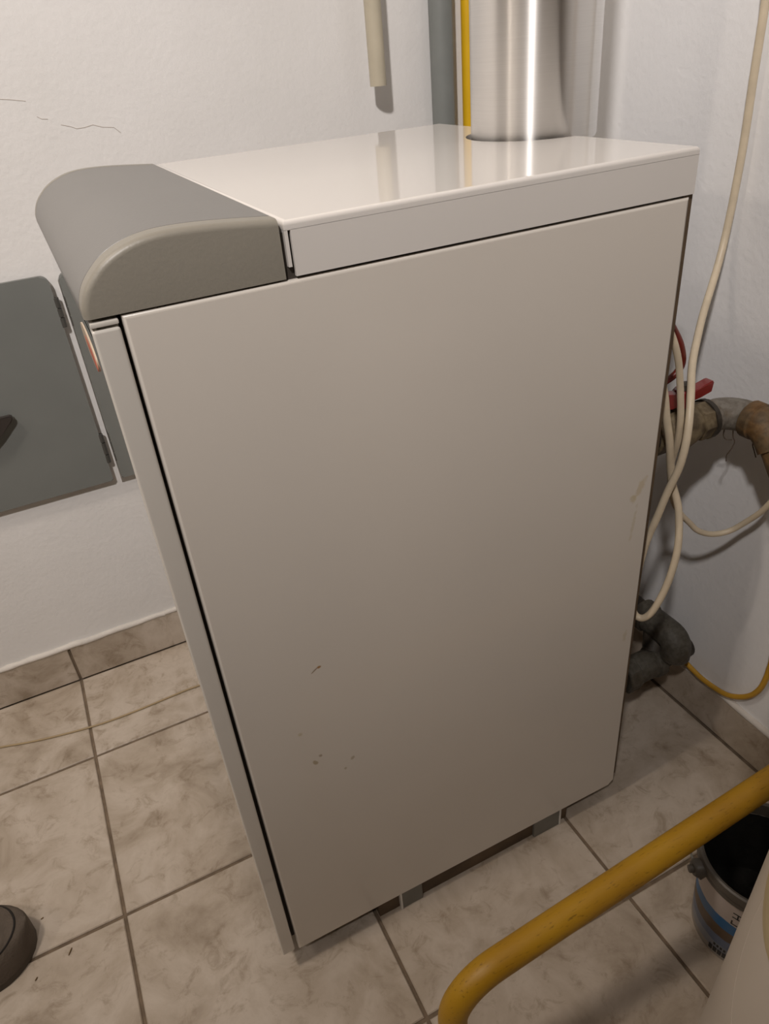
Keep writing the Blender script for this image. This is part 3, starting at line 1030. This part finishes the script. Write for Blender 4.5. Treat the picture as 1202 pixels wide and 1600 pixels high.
# wire bail lying round the far side of the rim
bm = bmesh.new()
pts = []
for k in range(25):
    a = ang - PI * k / 24
    rr = 0.0755 + 0.006 * math.sin(PI * k / 24)
    pts.append((rr * math.cos(a), rr * math.sin(a), 0.139 - 0.022 * math.sin(PI * k / 24)))
add_tube(bm, pts, 0.0014, 8)
link_mesh('wire_bail', bm, GALV, bk, 60)
# printed marks on the sleeve: block capitals and a dark caption, turned along the height
bm = bmesh.new()


def mark(a_deg, z0, dz, da, up=0.0):
    rr = lambda z: 0.0585 + (0.0655 - 0.0585) * z / 0.137 + 0.0002
    vs = []
    for aa, zz in ((a_deg, z0), (a_deg + da, z0), (a_deg + da, z0 + dz), (a_deg, z0 + dz)):
        a = math.radians(aa)
        vs.append((rr(zz) * math.cos(a), rr(zz) * math.sin(a), zz))
    lo = [bm.verts.new(v) for v in vs]
    hi = [bm.verts.new((v[0] * 1.004, v[1] * 1.004, v[2])) for v in vs]
    bm.faces.new(lo)
    bm.faces.new(hi)
    for i in range(4):
        bm.faces.new((lo[i], lo[(i + 1) % 4], hi[(i + 1) % 4], hi[i]))


for zb_, kind in ((0.1040, 'H'), (0.0900, 'L')):
    mark(198.0, zb_, 0.0016, 10.0)
    if kind == 'H':
        mark(198.0, zb_ + 0.0085, 0.0016, 10.0)
        mark(202.4, zb_, 0.0095, 1.3)
    else:
        mark(198.0, zb_, 0.0075, 1.3)
mark(209.0, 0.0900, 0.0240, 0.8)
for k in range(4):
    mark(182 + k * 5.6, 0.0085 + 0.0004 * k, 0.0095, 4.4)
for k in range(4):
    mark(187 + k * 4.0, 0.0225, 0.0045, 2.4)
link_mesh('print_marks', bm, PRINT_INK, bk, 0)['kind'] = 'stuff'

# ------------------------------------------------------------------ white plastic drum
dx, dy = 0.430, -0.419
dr = thing('plastic_drum', 'tall smooth white plastic drum cut off by the bottom right corner', 'drum', (dx, dy, 0))
bm = bmesh.new()
rb, rt, hh = 0.1375, 0.119, 0.66
prof_d = [(0.0, 0.0), (rb - 0.02, 0.0), (rb - 0.006, 0.004), (rb, 0.016)]
prof_d += [(rb + (rt - rb) * k / 8, 0.016 + (hh - 0.05) * k / 8) for k in range(1, 9)]
prof_d += [(rt - 0.004, hh - 0.018), (rt - 0.018, hh - 0.006), (0.060, hh), (0.045, hh), (0.045, hh + 0.006), (0.0, hh + 0.006)]
add_lathe(bm, prof_d, 96)
link_mesh('drum_body', bm, DRUM, dr, 50)
bm = bmesh.new()
add_lathe(bm, [(0.0, hh + 0.006), (0.042, hh + 0.006), (0.042, hh + 0.028), (0.039, hh + 0.031), (0.0, hh + 0.031)], 40)
link_mesh('screw_cap', bm, BUCKET_RIM, dr, 40)


def rad_at(z):
    return rb + (rt - rb) * (z - 0.016) / (hh - 0.05)


def on_drum(a_deg, z, lift=0.0):
    a = math.radians(a_deg)
    r_ = rad_at(z) + lift
    return Vector((r_ * math.cos(a), r_ * math.sin(a), z))


# raised mould ring and yellowed round patch on the side towards the room
MA, MZ = 170.0, 0.365
ringp = []
for k in range(65):
    a = 2 * PI * k / 64
    ringp.append(on_drum(MA + 35 * math.cos(a), MZ + 0.15 * math.sin(a), -0.0008))
link_mesh('mould_ring', tube_bm(ringp, 0.0011, 8), DRUM, dr, 60)
bm = bmesh.new()
cen = bm.verts.new(on_drum(156, 0.455, 0.0012))
prev = None
rings = []
for j, s in enumerate((0.33, 0.66, 0.95, 1.0)):
    rings.append([bm.verts.new(on_drum(156 + 27 * s * math.cos(2 * PI * k / 48), 0.455 + 0.085 * s * math.sin(2 * PI * k / 48), 0.0012 if s < 1 else -0.0004)) for k in range(48)])
for k in range(48):
    bm.faces.new((cen, rings[0][k], rings[0][(k + 1) % 48]))
    for a, b in zip(rings[:-1], rings[1:]):
        bm.faces.new((a[k], b[k], b[(k + 1) % 48], a[(k + 1) % 48]))
pt = link_mesh('round_patch', bm, DRUM_YELLOW, dr, 60)
pt['label'] = 'yellowed round patch'

# ------------------------------------------------------------------ shoe at the left edge
sh = thing('shoe', 'round toed brown grey suede shoe on the floor at the left edge', 'shoe', (-0.288, 0.209, 0))
sh.rotation_euler = (0, 0, math.radians(3))
L = 0.27


def half_width(t):       # t = distance back from the toe
    if t < 0.060:
        return 0.053 * math.sqrt(max(0.0, 1 - ((0.060 - t) / 0.060) ** 2))
    if t < 0.16:
        return 0.053 - 0.012 * (t - 0.060) / 0.100
    if t < 0.225:
        return 0.041
    return 0.041 * math.sqrt(max(0.0, 1 - ((t - 0.225) / (L - 0.225 + 1e-4)) ** 2))


def height(t):
    if t < 0.10:
        return 0.052 + 0.016 * (t / 0.10)
    if t < 0.16:
        return 0.068 + 0.014 * (t - 0.10) / 0.06
    return 0.082


ts = [0.0006, 0.004, 0.010, 0.018, 0.028, 0.040, 0.055, 0.075, 0.10, 0.13, 0.16, 0.19, 0.22, 0.24, 0.255, 0.265, L - 0.0006]


def loft(z_fun, grow):
    bm = bmesh.new()
    rings = []
    for t in ts:
        ring = z_fun(t, half_width(t) + grow)
        rings.append([bm.verts.new(p) for p in ring])
    n = len(rings[0])
    for a, b in zip(rings[:-1], rings[1:]):
        for k in range(n):
            k2 = (k + 1) % n
            bm.faces.new((a[k], a[k2], b[k2], b[k]))
    bm.faces.new(rings[0])
    bm.faces.new(list(reversed(rings[-1])))
    return bm


def sole_ring(t, w):
    return [(-t, w, 0.0), (-t, w, 0.011), (-t, -w, 0.011), (-t, -w, 0.0)]


def upper_ring(t, w):
    h = height(t)
    front = min(1.0, 0.86 + t * 2.5)
    h *= front
    out = []
    n = 14
    for k in range(n + 1):
        a = PI * k / n
        ca, sa = math.cos(a), math.sin(a)
        e = 0.42
        x = abs(ca) ** e * (1 if ca >= 0 else -1)
        z = abs(sa) ** (0.62)
        out.append((-t, w * x * (1 - 0.10 * z), 0.011 + (h - 0.011) * z))
    return out


link_mesh('sole', loft(sole_ring, 0.0), RUBBER, sh, 40)
link_mesh('upper', loft(upper_ring, 0.0006), LEATHER, sh, 50)
seam = []
for k in range(31):
    a = -0.5 * PI + PI * k / 30
    seam.append((-0.060 + 0.047 * math.cos(a) - (0.03 if abs(a) > 1.5 else 0.0), 0.0430 * math.sin(a), 0.0))
seam2 = []
for (x, y, z) in seam:
    t = -x
    w = max(half_width(t) - 0.001, 0.004)
    h = height(t) * min(1.0, 0.86 + t * 2.5)
    # height of the upper's section at this half-width
    best = None
    for k in range(0, 400):
        a = 0.5 * PI * k / 399
        zz = abs(math.sin(a)) ** 0.62
        yy = w * abs(math.cos(a)) ** 0.42 * (1 - 0.10 * zz)
        if best is None or abs(yy - abs(y)) < best[0]:
            best = (abs(yy - abs(y)), 0.011 + (h - 0.011) * zz)
    seam2.append((x, y, best[1]))
link_mesh('seam', tube_bm(relax(seam2, 2), 0.0014, 8), THREAD, sh, 60)
bm = bmesh.new()
add_lathe(bm, [(0.0, 0.0822), (0.020, 0.0825), (0.026, 0.0835), (0.029, 0.0800)], 32)
for v in bm.verts:
    v.co.x = v.co.x * 1.75 - 0.195
link_mesh('opening', bm, THREAD, sh, 50)

# ------------------------------------------------------------------ crumbs on the floor
for k, (x, y, l, a, lab) in enumerate([(-0.2493, 0.1627, 0.010, 1.05, 'thin brown straw lying right of the shoe toe'),
                                       (-0.2930, 0.1479, 0.005, 0.9, 'short dark crumb lying below the shoe toe'),
                                       (-0.2800, 0.2290, 0.004, 0.3, 'dark speck lying above the shoe toe')]):
    d = Vector((math.cos(a), math.sin(a), 0)) * l / 2
    c = Vector((x, y, 0.0007))
    o = link_mesh('floor_crumb', tube_bm([c - d, c - d * 0.5, c + d * 0.6, c + d], [0.0004, 0.0008, 0.0008, 0.0004], 6), STRAW, None, 60)
    tag(o, lab, 'crumb')
